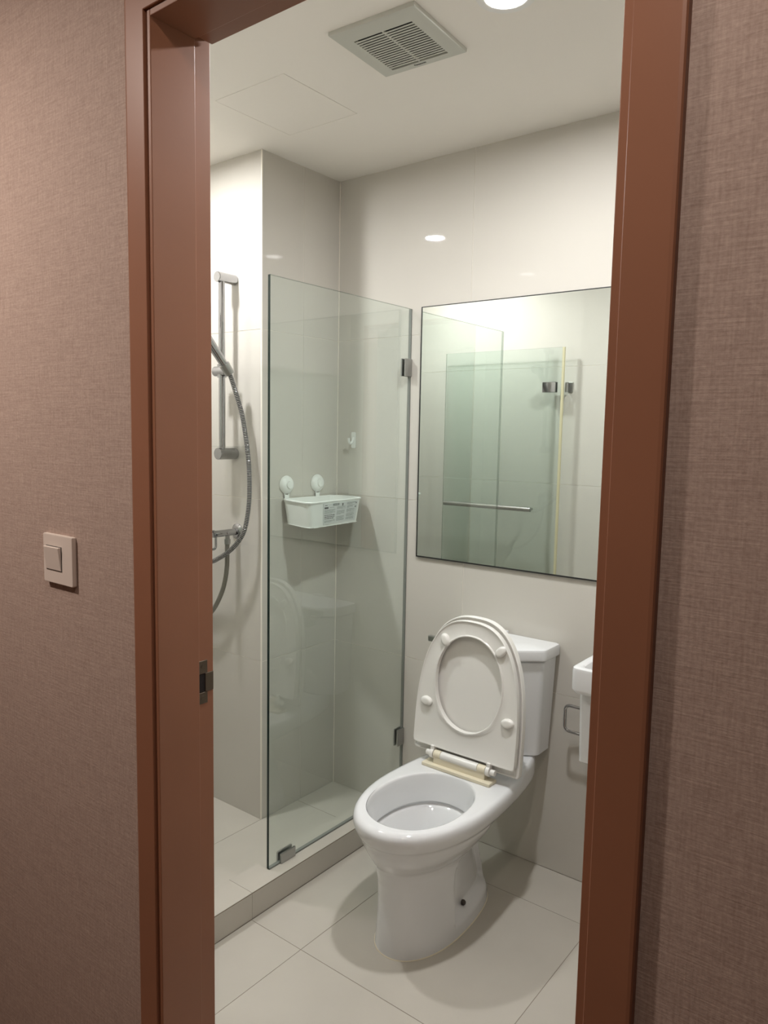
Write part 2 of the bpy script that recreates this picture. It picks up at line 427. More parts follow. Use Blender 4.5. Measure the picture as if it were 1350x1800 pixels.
# ------------------------------------------------------------------ ceiling extractor fan
fan = thing('fan_grille', (FAN[0], FAN[1], H), 'square grey-white slatted ventilation grille in the bathroom ceiling', 'vent')
def fr(x, y):
    return (FAN[0]+x*math.cos(FR)-y*math.sin(FR), FAN[1]+x*math.sin(FR)+y*math.cos(FR))
S, A, B0, B1, ZF = .123, .086, -.070, .108, H-.011
A = .084; B0, B1 = -.072, .098
def rb(bm, x0, x1, y0, y1, z0, z1, bev=0.):
    fs = box(bm, (x0, y0, z0), (x1, y1, z1), bev)
def rot_bm(bm):
    for v in bm.verts:
        v.co.x, v.co.y = fr(v.co.x, v.co.y)
bm = bmesh.new()
# sloping-edge frame: four trapezoid sides around the slotted field
def loopz(x0, x1, y0, y1, z): return [(x0, y0, z), (x1, y0, z), (x1, y1, z), (x0, y1, z)]
loft(bm, [loopz(-A, A, B0, B1, H+.0), loopz(-A, A, B0, B1, ZF), loopz(-S+.004, S-.004, -S+.004, S-.004, ZF), loopz(-S+.001, S-.001, -S+.001, S-.001, ZF+.0015), loopz(-S, S, -S, S, ZF+.004), loopz(-S, S, -S, S, H-.0002)], False, False)
rot_bm(bm); obj('frame', bm, M['fan'], fan, smooth=30)
NS = 17; pitch = (B1-B0)/NS
for i in range(NS-1):
    yc = B0+(i+1)*pitch; bm = bmesh.new(); K = 8
    for side in (0,):
        rings = []
        for k in range(K+1):
            x = -A+2*A*k/K; bow = 0.
            w = pitch*.25
            rings.append([(x, yc-w-bow*0, ZF+.0005-bow*.6), (x, yc+w, ZF+.0005-bow*.6), (x, yc+w, ZF+.0018), (x, yc-w, ZF+.0018)])
        loft(bm, rings)
    rot_bm(bm); obj('slat', bm, M['fan'], fan)
bm = bmesh.new(); rb(bm, -.0025, .0025, B0, B1, ZF+.0012, ZF+.005); rot_bm(bm); obj('divider', bm, M['fan'], fan)
bm = bmesh.new(); rb(bm, -A-.001, A+.001, B0-.001, B1+.001, H-.0018, H-.0008); rot_bm(bm); obj('dark_backing', bm, M['hole'], fan)
cu = bpy.data.curves.new('wordmark', 'FONT'); cu.body = 'Panasonic'; cu.size = .0088; cu.align_x = 'CENTER'; cu.extrude = .0002; cu.offset = .0002
to = bpy.data.objects.new('wordmark_tmp', cu); C.objects.link(to)
dg = bpy.context.evaluated_depsgraph_get(); dg.update(); me = bpy.data.meshes.new_from_object(to.evaluated_get(dg))
bpy.data.objects.remove(to); me.materials.clear(); me.materials.append(M['ink'])
o = bpy.data.objects.new('wordmark', me); C.objects.link(o)
px, py = fr(.005, -.0985)
wx, wy = -1.188, 1.6505
o.matrix_world = Matrix.Translation((wx, wy, ZF-.0003)) @ Matrix.Rotation(FR, 4, 'Z') @ Matrix.Rotation(PI, 4, 'X')
o.rotation_euler = (PI, 0, FR); o.location = (wx, wy+.003, ZF-.0003); attach(o, fan)

# ------------------------------------------------------------------ fixed glass panel
GY0, GT = 1.541, 1.9092
gp = thing('glass_panel', (XG, 1.9, KZ), 'tall fixed clear glass shower panel standing on the kerb', 'shower screen')
def pane(name, a, b, parent, thin_axis):
    """pane with see-through faces and dark cut edges, plus a tiny arris"""
    bm = bmesh.new(); fs = box(bm, a, b)
    for f in bm.faces:
        n = f.normal if f.normal.length else f.normal
    bm.normal_update()
    for f in bm.faces:
        if abs(getattr(f.normal, thin_axis)) < .5: f.material_index = 1
    return obj(name, bm, [M['glass'], M['glass_edge']], parent)
pane('pane', (XG-.005, GY0, KZ+.003), (XG+.005, YM-.003, GT), gp, 'x')
obj('silicone', nb(((XG-.0058, GY0+.002, KZ), (XG+.0058, YM-.003, KZ+.0048)), ((XG-.0054, YM-.004, KZ), (XG+.0054, YM, GT-.001))), M['caulk'], gp)
for z0, z1 in ((1.666, 1.729), (.270, .335)):
    obj('wall_clamp', nb(((XG+.0052, YM-.042, z0), (XG+.011, YM-.0005, z1)), ((XG-.011, YM-.042, z0), (XG-.0052, YM-.0005, z1)), bevel=.001, seg=1), M['steel'], gp)
obj('floor_clamp', nb(((XG+.0052, 1.588, KZ+.0003), (XG+.012, 1.653, KZ+.033)), ((XG-.012, 1.588, KZ+.0003), (XG-.0052, 1.653, KZ+.033)), bevel=.001, seg=1), M['steel'], gp)

# ------------------------------------------------------------------ glass door, swung open against the front wall (seen in the mirror)
DY = .925
gd = thing('glass_door', (-1.64, DY, .10), 'open frameless glass shower door with towel bar, seen in the mirror', 'shower door')
pane('pane', (-2.322, DY-.004, .10), (-1.628, DY+.004, 1.906), gd, 'y')
obj('seal_strip', nb(((-1.628, DY-.006, .10), (-1.617, DY+.006, 1.906))), M['seal'], gd)
for z in (1.708, .33):
    h = obj('hinge', nb(((-1.728, DY+.0042, z-.026), (-1.655, DY+.014, z+.026)), ((-1.728, DY-.014, z-.026), (-1.655, DY-.0042, z+.026)), bevel=.0015), M['chrome'], gd)
    bm = nb(((-1.614, YD+.0003, z-.026), (-1.590, YD+.006, z+.026)), bevel=.001); cyl(bm, (-1.634+.022, YD+.030, z-.024), (-1.612, YD+.030, z+.024), .008)
    box(bm, (-1.618, YD+.004, z-.022), (-1.606, YD+.03, z+.022))
    obj('hinge_knuckle', bm, M['steel'], h)
bm = bmesh.new(); rcyl(bm, (-2.285, DY+.048, 1.080), (-1.750, DY+.048, 1.080), .0125)
for x in (-2.20, -1.765): rcyl(bm, (x, DY+.0045, 1.080), (x, DY+.048, 1.080), .007)
obj('towel_bar', bm, M['steel'], gd, smooth=40)

# ------------------------------------------------------------------ mirror
mr = thing('mirror', (-.95, YM, 1.006), 'large rectangular black-edged mirror on the wall over the toilet', 'mirror')
MX0, MX1, MZ0, MZ1 = -1.577, -.30, 1.006, 1.911
obj('mirror_glass', nb(((MX0+.003, YM-.0085, MZ0+.003), (MX1-.003, YM-.003, MZ1-.003))), M['mirror'], mr)
bm = nb(((MX0, YM-.009, MZ0), (MX1, YM-.0006, MZ0+.0050)), ((MX0, YM-.009, MZ1-.0032), (MX1, YM-.0006, MZ1)),
        ((MX0, YM-.009, MZ0+.0050), (MX0+.0048, YM-.0006, MZ1-.0032)), ((MX1-.003, YM-.009, MZ0+.0050), (MX1, YM-.0006, MZ1-.0032)),
        ((MX0+.003, YM-.0029, MZ0+.003), (MX1-.003, YM-.0006, MZ1-.003)))
obj('black_edging', bm, M['black'], mr)

# ------------------------------------------------------------------ light switch
sw = thing('light_switch', (-1.3865, YH-.002, 1.2), 'pale single-rocker light switch on the wallpaper beside the door frame', 'switch')
yw = YH-.002
bm = bmesh.new(); o2 = rrect(-1.3865, 1.1985, .108, .098, .004)
prism(bm, o2, 0, .010, .0025, f=lambda x, y, z: (x, yw-z, y))
obj('cover_plate', bm, M['switch'], sw, smooth=35)
obj('rocker_surround', nb(((-1.4275, yw-.0108, 1.1755), (-1.3695, yw-.0095, 1.2245))), M['gap'], sw)
bm = bmesh.new()
x0, x1, z0, z1 = -1.426, -1.371, 1.177, 1.223
loft(bm, [[(x0, yw-.0100, z0), (x1, yw-.0100, z0), (x1, yw-.0100, z1), (x0, yw-.0100, z1)],
          [(x0, yw-.0112, z0), (x1, yw-.0112, z0), (x1, yw-.0165, z1), (x0, yw-.0165, z1)],
          [(x0+.0008, yw-.012, z0+.0008), (x1-.0008, yw-.012, z0+.0008), (x1-.0008, yw-.0173, z1-.0008), (x0+.0008, yw-.0173, z1-.0008)]])
obj('rocker', bm, M['switch'], sw)

# ------------------------------------------------------------------ shower rail, hand shower, valve
RX, RY = -2.120, 1.775
rail = thing('shower_rail', (RX, YB, 1.375), 'vertical chrome shower slide rail on the tiled shower wall', 'shower rail')
bm = bmesh.new(); rcyl(bm, (RX, RY, 1.37), (RX, RY, 1.997), .0115, .001); obj('bar', bm, M['chrome'], rail, smooth=40)
for z, r in ((1.995, .0185), (1.374, .0215)):
    bm = bmesh.new(); rcyl(bm, (RX, YB-.0002, z), (RX, RY-.022, z), r, .003, 28); obj('bracket', bm, M['chrome'], rail, smooth=40)
bm = bmesh.new()
o2 = rrect(RX+.012, RY+.012, .135, .088, .02)
prism(bm, o2, 1.399, 1.4025, .001); obj('soap_tray', bm, M['clear'], rail, smooth=35)
bm = bmesh.new()
rcyl(bm, (RX-.034, RY-.002, 1.668), (RX+.030, RY-.002, 1.668), .0185, .004)
cyl(bm, (RX, RY, 1.645), (RX, RY, 1.692), .0165)
obj('slider', bm, M['chrome'], rail, smooth=40)
hs = thing('hand_shower', (-2.062, 1.758, 1.655), 'chrome hand shower with ribbed metal hose hanging from the slide rail', 'hand shower')
hb = Vector((-2.062, 1.755, 1.665)); ht = Vector((-2.088, 1.640, 1.822))
bm = bmesh.new(); cyl(bm, hb+(hb-ht)*.06, hb+(ht-hb)*.14, .017, .019, n=24)
obj('holder_cone', bm, M['steel'], hs, smooth=40)
bm = bmesh.new()
d = (ht-hb)
cyl(bm, hb+d*.1, ht+d*.25, .01, profile=[(0, .0135), (.1, .0145), (.5, .0165), (.85, .0185), (1, .016)])
obj('handle', bm, M['chrome'], hs, smooth=40)
hc = ht+d*.32; nrm = Vector((.0, -.72, -.69)).normalized()
bm = bmesh.new(); cyl(bm, hc-nrm*.014, hc+nrm*.016, .03, n=36, profile=[(0, .012), (.2, .030), (.55, .040), (.85, .042), (1, .039)])
hh = obj('spray_head', bm, M['chrome'], hs, smooth=40)
bm = bmesh.new(); cyl(bm, hc+nrm*.0161, hc+nrm*.0185, .035, n=36); obj('spray_face', bm, M['inkgrey'], hh)
hp = [(-2.0610, 1.7600, 1.658), (-2.052, 1.777, 1.60), (-2.032, 1.790, 1.52), (-2.015, 1.795, 1.43), (-2.003, 1.798, 1.33), (-1.999, 1.795, 1.211), (-2.009, 1.785, 1.113), (-2.034, 1.775, 1.062), (-2.075, 1.768, 1.023), (-2.128, 1.765, .992), (-2.177, 1.765, .973), (-2.26, 1.765, .97), (-2.33, 1.77, 1.0)]
pts = resample(spline(hp, 14), .0015)
bm = bmesh.new(); n = 10
def hr(i): return (.0086, .0089, .0089, .0070)[i % 4]
R = tube(bm, pts, .0075, n=n, rf=hr)
bm.faces.ensure_lookup_table()
for k, f in enumerate(bm.faces):
    if k < (len(pts)-1)*n: f.material_index = 1 if (k//n) % 4 in (2, 3) else 0
obj('hose', bm, [M['chrome'], M['groove_shade']], hs, smooth=True)
VX, VZ = -2.108, 1.086
vl = thing('angle_valve', (VX, YB, VZ), 'chrome water valve with braided supply hose on the shower wall', 'valve')
bm = bmesh.new(); cyl(bm, (VX, YB-.0002, VZ), (VX, YB-.014, VZ), .03, n=32, profile=[(0, .030), (.25, .030), (.6, .024), (1, .017)])
obj('wall_flange', bm, M['chrome'], vl, smooth=40)
bm = bmesh.new(); rcyl(bm, (VX, YB-.012, VZ), (VX, YB-.118, VZ), .0125, .002); cyl(bm, (VX+.009, YB-.055, VZ), (VX+.0145, YB-.055, VZ), .006)
obj('valve_body', bm, M['chrome'], vl, smooth=40)
bm = bmesh.new(); rcyl(bm, (VX, YB-.050, VZ-.010), (VX, YB-.050, VZ-.026), .0085); cyl(bm, (VX, YB-.050, VZ-.024), (VX, YB-.050, VZ-.042), .0125, n=6)
obj('nut', bm, M['steel'], vl, smooth=40)
bm = bmesh.new(); ring = [(VX, YB-.116+p[0], VZ-.022+p[1]) for p in rrect(0, 0, .026, .066, .012)]
tube(bm, ring, .0045, closed=True, n=10); obj('lever', bm, M['chrome'], vl, smooth=True)
hp = [(VX, YB-.050, VZ-.040), (VX-.001, YB-.050, 1.02), (-2.113, 1.788, .95), (-2.137, 1.79, .872), (-2.186, 1.79, .793), (-2.26, 1.80, .735), (-2.33, 1.82, .71)]
bm = bmesh.new(); tube(bm, spline(hp, 8), .0085, n=12); obj('supply_hose', bm, M['braid'], vl, smooth=True)

# ------------------------------------------------------------------ suction basket
bk = thing('shower_basket', (XC, 2.05, 1.115), 'white plastic suction-cup corner basket with printed sticker, behind the glass', 'basket')
def rounded(poly, rs, n=6):
    out = []; N = len(poly)
    for i in range(N):
        p0, p1, p2 = Vector(poly[i-1]), Vector(poly[i]), Vector(poly[(i+1) % N]); r = rs[i]
        a = (p0-p1).normalized(); b = (p2-p1).normalized()
        A_, B_ = p1+a*r, p1+b*r
        for k in range(n+1):
            t = k/n; q = A_*(1-t)**2+p1*2*t*(1-t)+B_*t*t; out.append((q.x, q.y))
    return out
rim = rounded([(-1.972, 1.935), (-1.790, 1.882), (-1.822, 2.210), (-1.900, 2.232), (-1.972, 2.205)], [.012, .045, .018, .05, .02])
bc = Vector((-1.89, 2.06))
def sh(pl, k): return [(bc.x+(x-bc.x)*k, bc.y+(y-bc.y)*k) for x, y in pl]
base = sh(rim, .90)
ZR, ZB = 1.212, 1.118
bm = bmesh.new(); nn = len(rim)
inn = sh(rim, .975); inb = sh(base, .975)
def lv(pl, z): return [(x, y, z) for x, y in pl]
def cut(pl, z, zcut):   # the wall-side of the basket dips between its two tabs
    return [(x, y, zcut if (x < -1.955 and 1.985 < y < 2.085) else z) for x, y in pl]
mid = [((a[0]+b[0])/2, (a[1]+b[1])/2) for a, b in zip(sh(rim, .975), base)]
loft(bm, [lv(inb, ZB+.002), lv(inn, ZR-.002), lv(rim, ZR), lv(sh(rim, 1.018), ZR-.001), lv(sh(rim, 1.018), ZR-.005), lv(sh(rim, .985), ZR-.006), lv(base, ZB+.006), lv(sh(base, .985), ZB)], False, False)
obj('tub', bm, M['white'], bk, smooth=35)
# perforated bottom: a grid with its drain holes left open
def inside(x, y, pl):
    c = False
    for i in range(len(pl)):
        (x0, y0), (x1, y1) = pl[i-1], pl[i]
        if (y0 > y) != (y1 > y) and x < (x1-x0)*(y-y0)/(y1-y0)+x0: c = not c
    return c
bm = bmesh.new(); cs = .0045
for i in range(60):
    for j in range(90):
        x = -2.0+i*cs; y = 1.85+j*cs
        if not inside(x+cs/2, y+cs/2, sh(base, 1.005)): continue
        if i % 5 == 2 and j % 5 == 2 and inside(x, y, sh(base, .86)): continue
        box(bm, (x, y, ZB), (x+cs, y+cs, ZB+.0018))
bmesh.ops.remove_doubles(bm, verts=bm.verts, dist=1e-5)
obj('drain_base', bm, M['white'], bk)
for y in (1.957, 2.124):
    bm = bmesh.new()
    cyl(bm, (XC+.0003, y, 1.262), (XC+.026, y, 1.262), .03, n=36, profile=[(0, .0325), (.12, .034), (.35, .032), (.6, .027), (.75, .020), (.76, .0145), (.97, .0135), (1, .0115)])
    c = obj('suction_cup', bm, M['white'], bk, smooth=35)
    bm = nb(((XC+.003, y-.012, 1.205), (XC+.0085, y-.0085, 1.242)), ((XC+.003, y+.0085, 1.205), (XC+.0085, y+.012, 1.242)),
            ((XC+.003, y-.012, 1.20), (XC+.007, y+.012, 1.225)), ((XC+.003, y-.012, 1.236), (XC+.008, y+.012, 1.244)), bevel=.0008, seg=1)
    obj('hanger_tab', bm, M['white'], c)
# sticker: lies on the long front face
pa, pb = Vector((-1.795, 1.945)), Vector((-1.822, 2.195))
def face(u, v, off):   # u along the front face 0..1, v height 0..1 (bottom..top)
    t0 = .15+.80*u
    top = Vector((-1.7925, 1.925)).lerp(Vector((-1.8215, 2.198)), t0)
    k = 1-(1-v)*.092
    p = bc+(top-bc)*k
    nrm2 = Vector((.273, .029)).normalized()
    p = p + Vector((nrm2.x, nrm2.y))*off
    return (p.x, p.y, ZB+.009+v*(ZR-.010-ZB-.009))
bm = bmesh.new()
v = [bm.verts.new(face(u, w, o_)) for o_ in (-.0022, .0014) for u, w in ((0, 0), (1, 0), (1, 1), (0, 1))]
for q in ((0, 1, 2, 3), (4, 5, 6, 7), (0, 1, 5, 4), (1, 2, 6, 5), (2, 3, 7, 6), (3, 0, 4, 7)): bm.faces.new([v[i] for i in q])
lb = tag(obj('label_sticker', bm, M['label'], bk), 'white printed sticker on the basket front')
bm = bmesh.new(); rnd = random.Random(4)
def ink(u0, u1, v0, v1, m):
    q = [bm.verts.new(face(u, w, .0017)) for u, w in ((u0, v0), (u1, v0), (u1, v1), (u0, v1))]
    f = bm.faces.new(q); f.material_index = m
ink(.03, .10, .90, .93, 0); ink(.26, .44, .86, .97, 1); ink(.29, .41, .90, .935, 2)
ink(.02, .13, .75, .83, 0); ink(.17, .30, .78, .80, 1)
for y in (.41, .33, .25):
    x = .02
    while x < .30:
        w = rnd.uniform(.02, .07); ink(x, min(x+w, .34), y, y+.035, 0); x += w+.008
def lines(u0, u1, v0, v1, n_, m):
    for k in range(n_):
        y = v1-(v1-v0)*(k+.5)/n_; x = u0
        end = u1-(rnd.uniform(0, .12) if k % 3 == 2 else 0)
        while x < end-.005:
            w = rnd.uniform(.008, .03); ink(x, min(x+w, end), y, y+(v1-v0)/n_*.55, m); x += w+.005
lines(.02, .33, .48, .70, 6, 1); lines(.02, .34, .06, .18, 3, 1)
lines(.38, .64, .66, .80, 4, 1); lines(.38, .62, .38, .60, 6, 1); lines(.38, .62, .08, .32, 6, 1)
lines(.67, .95, .84, .96, 3, 1); lines(.68, .86, .66, .78, 3, 1); lines(.68, .93, .46, .60, 4, 1); lines(.68, .93, .24, .38, 4, 1); lines(.68, .93, .08, .18, 2, 1)
for y in (.81, .62, .42, .21): ink(.69, .92, y, y+.008, 0)
ink(.53, .56, .82, .95, 0); ink(.94, .965, .86, .92, 0); ink(.92, .97, .66, .74, 1)
obj('printing', bm, [M['ink'], M['inkgrey'], M['label']], lb)

# ------------------------------------------------------------------ adhesive hook
hk = thing('wall_hook', (-1.893, YM, 1.43), 'small white adhesive hook on the tiles behind the glass panel', 'hook')
bm = bmesh.new(); prism(bm, rrect(-1.893, 1.430, .021, .062, .005), 0, .004, .001, f=lambda x, y, z: (x, YM-.0002-z, y)); obj('back_plate', bm, M['white'], hk, smooth=35)
bm = bmesh.new()
pp = spline([(-1.893, YM-.004, 1.440), (-1.893, YM-.010, 1.424), (-1.893, YM-.020, 1.416), (-1.893, YM-.029, 1.424), (-1.893, YM-.032, 1.438)], 6)
tube(bm, pp, .0045, n=10); obj('prong', bm, M['white'], hk, smooth=True)

# ------------------------------------------------------------------ toilet
TX = -1.168
wc_ = thing('toilet', (TX, 1.8, 0), 'white two-piece toilet with its lid and seat raised', 'toilet')
NP = 208
def ss(a, b, x):
    t = max(0., min(1., (x-a)/(b-a))); return t*t*(3-2*t)
def outline(yf, yc, yb, w, wr, pr=5.0, pf=2.15):
    """closed plan outline; front half egg, rear half squarer and narrowing to wr"""
    out = []
    for i in range(NP*4):
        a = 2*PI*i/(NP*4); c, s = math.cos(a), math.sin(a)
        if s < 0:   # front (towards -Y)
            x = w*math.copysign(abs(c)**(2/pf), c); y = yc-(yc-yf)*abs(s)**(2/pf)
        else:
            e = 2/pr; y = yc+(yb-yc)*abs(s)**e
            ww = w+(wr-w)*ss(yc, yb, y)
            x = ww*math.copysign(abs(c)**e, c)
        out.append((TX+x, y))
    return even(out)
def ell(yc, a, b, p=2.2):
    out = []
    for i in range(NP):
        t = 2*PI*i/NP; c, s = math.cos(t), math.sin(t)
        out.append((TX+a*math.copysign(abs(c)**(2/p), c), yc+b*math.copysign(abs(s)**(2/p), s)))
    return out
def even(pl, n=NP):
    P = pl+[pl[0]]; d = [0.]
    for a, b in zip(P, P[1:]): d.append(d[-1]+math.hypot(b[0]-a[0], b[1]-a[1]))
    out = []; j = 0
    for i in range(n):
        q = d[-1]*i/n
        while d[j+1] < q: j += 1
        t = (q-d[j])/max(1e-9, d[j+1]-d[j]); out.append((P[j][0]+(P[j+1][0]-P[j][0])*t, P[j][1]+(P[j+1][1]-P[j][1])*t))
    return out
def deck(pl, z):   # the deck rises slightly to the platform that carries the tank
    return [(x, y, z+.020*ss(1.985, 2.05, y)) for x, y in pl]
def lerp2(p, q, t): return [(a[0]*(1-t)+b[0]*t, a[1]*(1-t)+b[1]*t) for a, b in zip(p, q)]
ZT = .402
op = ell(1.716, .124, .153)                     # opening at the rim
rings = []
# inside of the bowl, from the water up
for z, a, b, yc in ((.150, .028, .036, 1.755), (.165, .045, .058, 1.750), (.205, .064, .088, 1.735), (.245, .086, .118, 1.722), (.275, .106, .144, 1.715), (.296, .120, .160, 1.713), (.301, .1255, .166, 1.713), (.305, .135, .173, 1.713), (.314, .136, .175, 1.713), (.317, .133, .173, 1.713), (.314, .1265, .168, 1.713), (.317, .125, .1665, 1.713), (.350, .128, .172, 1.713), (.385, .1325, .179, 1.7125), (.3955, .1345, .181, 1.7125)):
    rings.append([(x, y, z) for x, y in ell(yc, a, b)])
rings.append([(x, y, ZT-.0015) for x, y in ell(1.7125, .1365, .183)])
rings.append([(x, y, ZT) for x, y in ell(1.7125, .140, .1865)])
opo = ell(1.7125, .140, .1865)
inner_top = outline(1.500, 1.79, 2.208, .171, .144)
for t in (.12, .3, .5, .7, .88): rings.append(deck(lerp2(opo, inner_top, t), ZT+.0005))
rings.append(deck(inner_top, ZT))
rings.append(deck(outline(1.494, 1.79, 2.214, .178, .149), ZT-.002))
rings.append(deck(outline(1.487, 1.79, 2.219, .1835, .153), ZT-.008))
rings.append(deck(outline(1.483, 1.79, 2.222, .1865, .155), ZT-.017))
lev = [  # z, yf, yc, yb, w, wr, rear exponent
 (.372, 1.484, 1.79, 2.222, .186, .155, 5), (.358, 1.488, 1.79, 2.222, .182, .155, 5), (.346, 1.494, 1.79, 2.205, .176, .153, 5),
 (.342, 1.500, 1.79, 2.19, .1715, .150, 5), (.326, 1.505, 1.79, 2.13, .166, .140, 4.5), (.306, 1.514, 1.785, 2.06, .156, .122, 4),
 (.288, 1.523, 1.78, 2.00, .145, .107, 3.6), (.272, 1.532, 1.775, 1.965, .133, .098, 3.4), (.262, 1.538, 1.77, 1.955, .127, .094, 3.2), (.257, 1.543, 1.77, 1.952, .121, .092, 3.2),
 (.235, 1.551, 1.765, 1.952, .112, .090, 3.2), (.200, 1.557, 1.76, 1.965, .1075, .090, 3.2), (.150, 1.560, 1.76, 1.983, .106, .091, 3.2),
 (.100, 1.560, 1.76, 2.000, .107, .093, 3.2), (.070, 1.559, 1.76, 2.008, .1085, .095, 3.2), (.050, 1.558, 1.76, 2.012, .110, .097, 3.2), (.035, 1.557, 1.76, 2.015, .111, .099, 3.2), (.012, 1.556, 1.76, 2.019, .1135, .102, 3.2), (.0005, 1.555, 1.76, 2.02, .1145, .103, 3.2)]
def densify(lv_):
    out = []
    for a, b in zip(lv_, lv_[1:]):
        k = max(1, int((a[0]-b[0])/.006))
        for q in range(k): out.append(tuple(u+(v-u)*q/k for u, v in zip(a, b)))
    out.append(lv_[-1]); return out
for z, yf, yc, yb, w, wr, pr in densify(lev):
    pl = outline(yf, yc, yb, w, wr, pr); r = []
    for x, y in pl:
        # recessed rear side panels of the pedestal
        ycr = 1.742+.085*ss(.20, .335, z)
        d = .028*ss(ycr-.003, ycr+.002, y)*ss(.036, .064, z)*(1-ss(.300, .338, z))*ss(.045, .07, abs(x-TX))
        if abs(x-TX) > .02: x -= math.copysign(d, x-TX)
        r.append((x, y, z))
    rings.append(r)
bm = bmesh.new(); loft(bm, rings, True, True)
obj('bowl', bm, M['porcelain'], wc_, smooth=50)
bm = bmesh.new(); loft(bm, [[(x, y, .188) for x, y in ell(1.742, .0555, .0765)], [(x, y, .189) for x, y in ell(1.742, .056, .0770)]]); obj('water', bm, M['water'], wc_)
bm = bmesh.new(); pl = outline(1.5532, 1.76, 2.0215, .1165, .1045, 3.2); loft(bm, [[(x, y, .0003) for x, y in pl], [(x, y, .0025) for x, y in outline(1.5545, 1.76, 2.0205, .1152, .1035, 3.2)]])
obj('silicone_joint', bm, M['cream'], wc_, smooth=30)
for s in (1, -1):
    bm = bmesh.new(); cyl(bm, (TX+s*.086, 1.815, .066), (TX+s*.0965, 1.815, .068), .0075, n=18, profile=[(0, .0085), (.5, .0085), (.85, .006), (1, .002)])
    obj('fixing_bolt', bm, M['rubber'], wc_, smooth=40)
# tank: chamfered box that widens upwards
TK = -1.190
def tank_poly(w, yb, ys, yf, wf):
    return rounded([(TK-w, yb), (TK-w, ys), (TK-wf, yf+.006), (TK, yf), (TK+wf, yf+.006), (TK+w, ys), (TK+w, yb)], [.006, .012, .012, .03, .012, .012, .006], 5)
bm = bmesh.new()
loft(bm, [lv(tank_poly(.168, 2.226, 2.155, 2.096, .095), .4215), lv(tank_poly(.174, 2.230, 2.150, 2.090, .098), .428),
          lv(tank_poly(.180, 2.232, 2.143, 2.080, .103), .58), lv(tank_poly(.186, 2.234, 2.138, 2.072, .108), .74), lv(tank_poly(.183, 2.232, 2.141, 2.075, .105), .744)])
obj('tank', bm, M['porcelain'], wc_, smooth=35)
bm = bmesh.new()
loft(bm, [lv(tank_poly(.186, 2.234, 2.137, 2.072, .106), .7445), lv(tank_poly(.1945, 2.238, 2.132, 2.060, .112), .748), lv(tank_poly(.196, 2.239, 2.131, 2.058, .114), .753),
          lv(tank_poly(.196, 2.239, 2.131, 2.058, .114), .776), lv(tank_poly(.1935, 2.237, 2.133, 2.061, .112), .783), lv(tank_poly(.186, 2.232, 2.139, 2.069, .105), .787),
          lv(tank_poly(.12, 2.215, 2.152, 2.10, .065), .791)])
obj('tank_lid', bm, M['porcelain'], wc_, smooth=35)
bm = nb(((TX-.055, 2.205, .787), (TX-.012, 2.232, .7975)), bevel=.003); obj('lid_block', bm, M['porcelain'], wc_, smooth=35)
bm = bmesh.new(); rcyl(bm, (TX-.130, 2.110, .718), (TX-.130, 2.050, .718), .012)
box(bm, (TX-.140, 2.040, .712), (TX-.120, 2.052, .772), .002)
box(bm, (TX-.212, 2.036, .764), (TX-.118, 2.052, .783), .002)
obj('flush_lever', bm, M['steel'], wc_)
# seat and lid, both raised and leaning back a little
SZ0, SZT, SH = .447, .893, .181
HINGE = Vector((TX, 1.938, .432)); LEAN = math.radians(5.7)
def up_map(x, h, t):   # x across, h height above the hinge axis, t thickness towards the viewer (-Y)
    return (TX+x, HINGE.y+h*math.sin(LEAN)-t*math.cos(LEAN), HINGE.z+h*math.cos(LEAN)+t*math.sin(LEAN)*0)
def seat_outline(w, h0, h1, hc, p=2.45, rc=.02, n=72):
    out = []
    hc = max(hc, h0+rc)
    for i in range(n+1):   # arch from right to left
        a = PI*i/n; c, s = math.cos(a), math.sin(a)
        out.append((w*math.copysign(abs(c)**(2/p), c), hc+(h1-hc)*abs(s)**(2/p)))
    for k in range(1, 9):  # left lower corner
        t = k/8; out.append((-w+rc*(1-math.cos(t*PI/2))*1.0, h0+rc-rc*math.sin(t*PI/2)) if k else None)
    for k in range(0, 8):
        t = k/8; out.append((w-rc+rc*math.sin(t*PI/2), h0+rc*(1-math.cos(t*PI/2))))
    return out
# cover (lid) behind the seat
def insetp(pl, d, cx=0., cy=.24, sx=.18, sy=.23):
    return [(cx+(x-cx)*(1-d/sx), cy+(y-cy)*(1-d/sy)) for x, y in pl]
cov = seat_outline(.1925, .001, .460, .075, 2.6, .010)
bm = bmesh.new()
tt = ((.003, -.024), (.0, -.021), (0., -.006), (.0015, -.003), (.004, -.003), (.006, -.0065), (.02, -.0075))
rings = [[up_map(x, h, t) for x, h in insetp(cov, d)] for d, t in tt]
for k in (.5, .85): rings.append([up_map(x*(1-k), .24+(h-.24)*(1-k), -.0075) for x, h in insetp(cov, .02)])
rings.insert(0, [up_map(x*.5, .24+(h-.24)*.5, -.0275) for x, h in cov])
loft(bm, rings)
obj('lid', bm, M['seat'], wc_, smooth=45)
so = [tuple(p) for p in resample([Vector(p) for p in seat_outline(.185, .029, .4500, .075, 2.6, .008)+[(.185, .075)]], .0105)][:-1]
NSO = len(so)
ih = []
for i in range(NSO):   # inner opening, matched by direction
    x, h = so[i]; a = math.atan2((h-.238)/.225, x/.185)
    c, s = math.cos(a), math.sin(a)
    ih.append((.002+.1185*math.copysign(abs(c)**(2/2.1), c), .252+.149*math.copysign(abs(s)**(2/2.1), s)))
def mixp(t): return [(a[0]*(1-t)+b[0]*t, a[1]*(1-t)+b[1]*t) for a, b in zip(so, ih)]
bm = bmesh.new()
prof = [(0.02, -.0005), (0., .002), (0., .0155), (.02, .0185), (.06, .0185), (.09, .0165), (.45, .0130), (.88, .0150), (.93, .0185), (.985, .0185), (1., .0165), (1., .003), (.98, 0.)]
rings = [[up_map(x, h, t) for x, h in mixp(k)] for k, t in prof]
rings.append(rings[0])
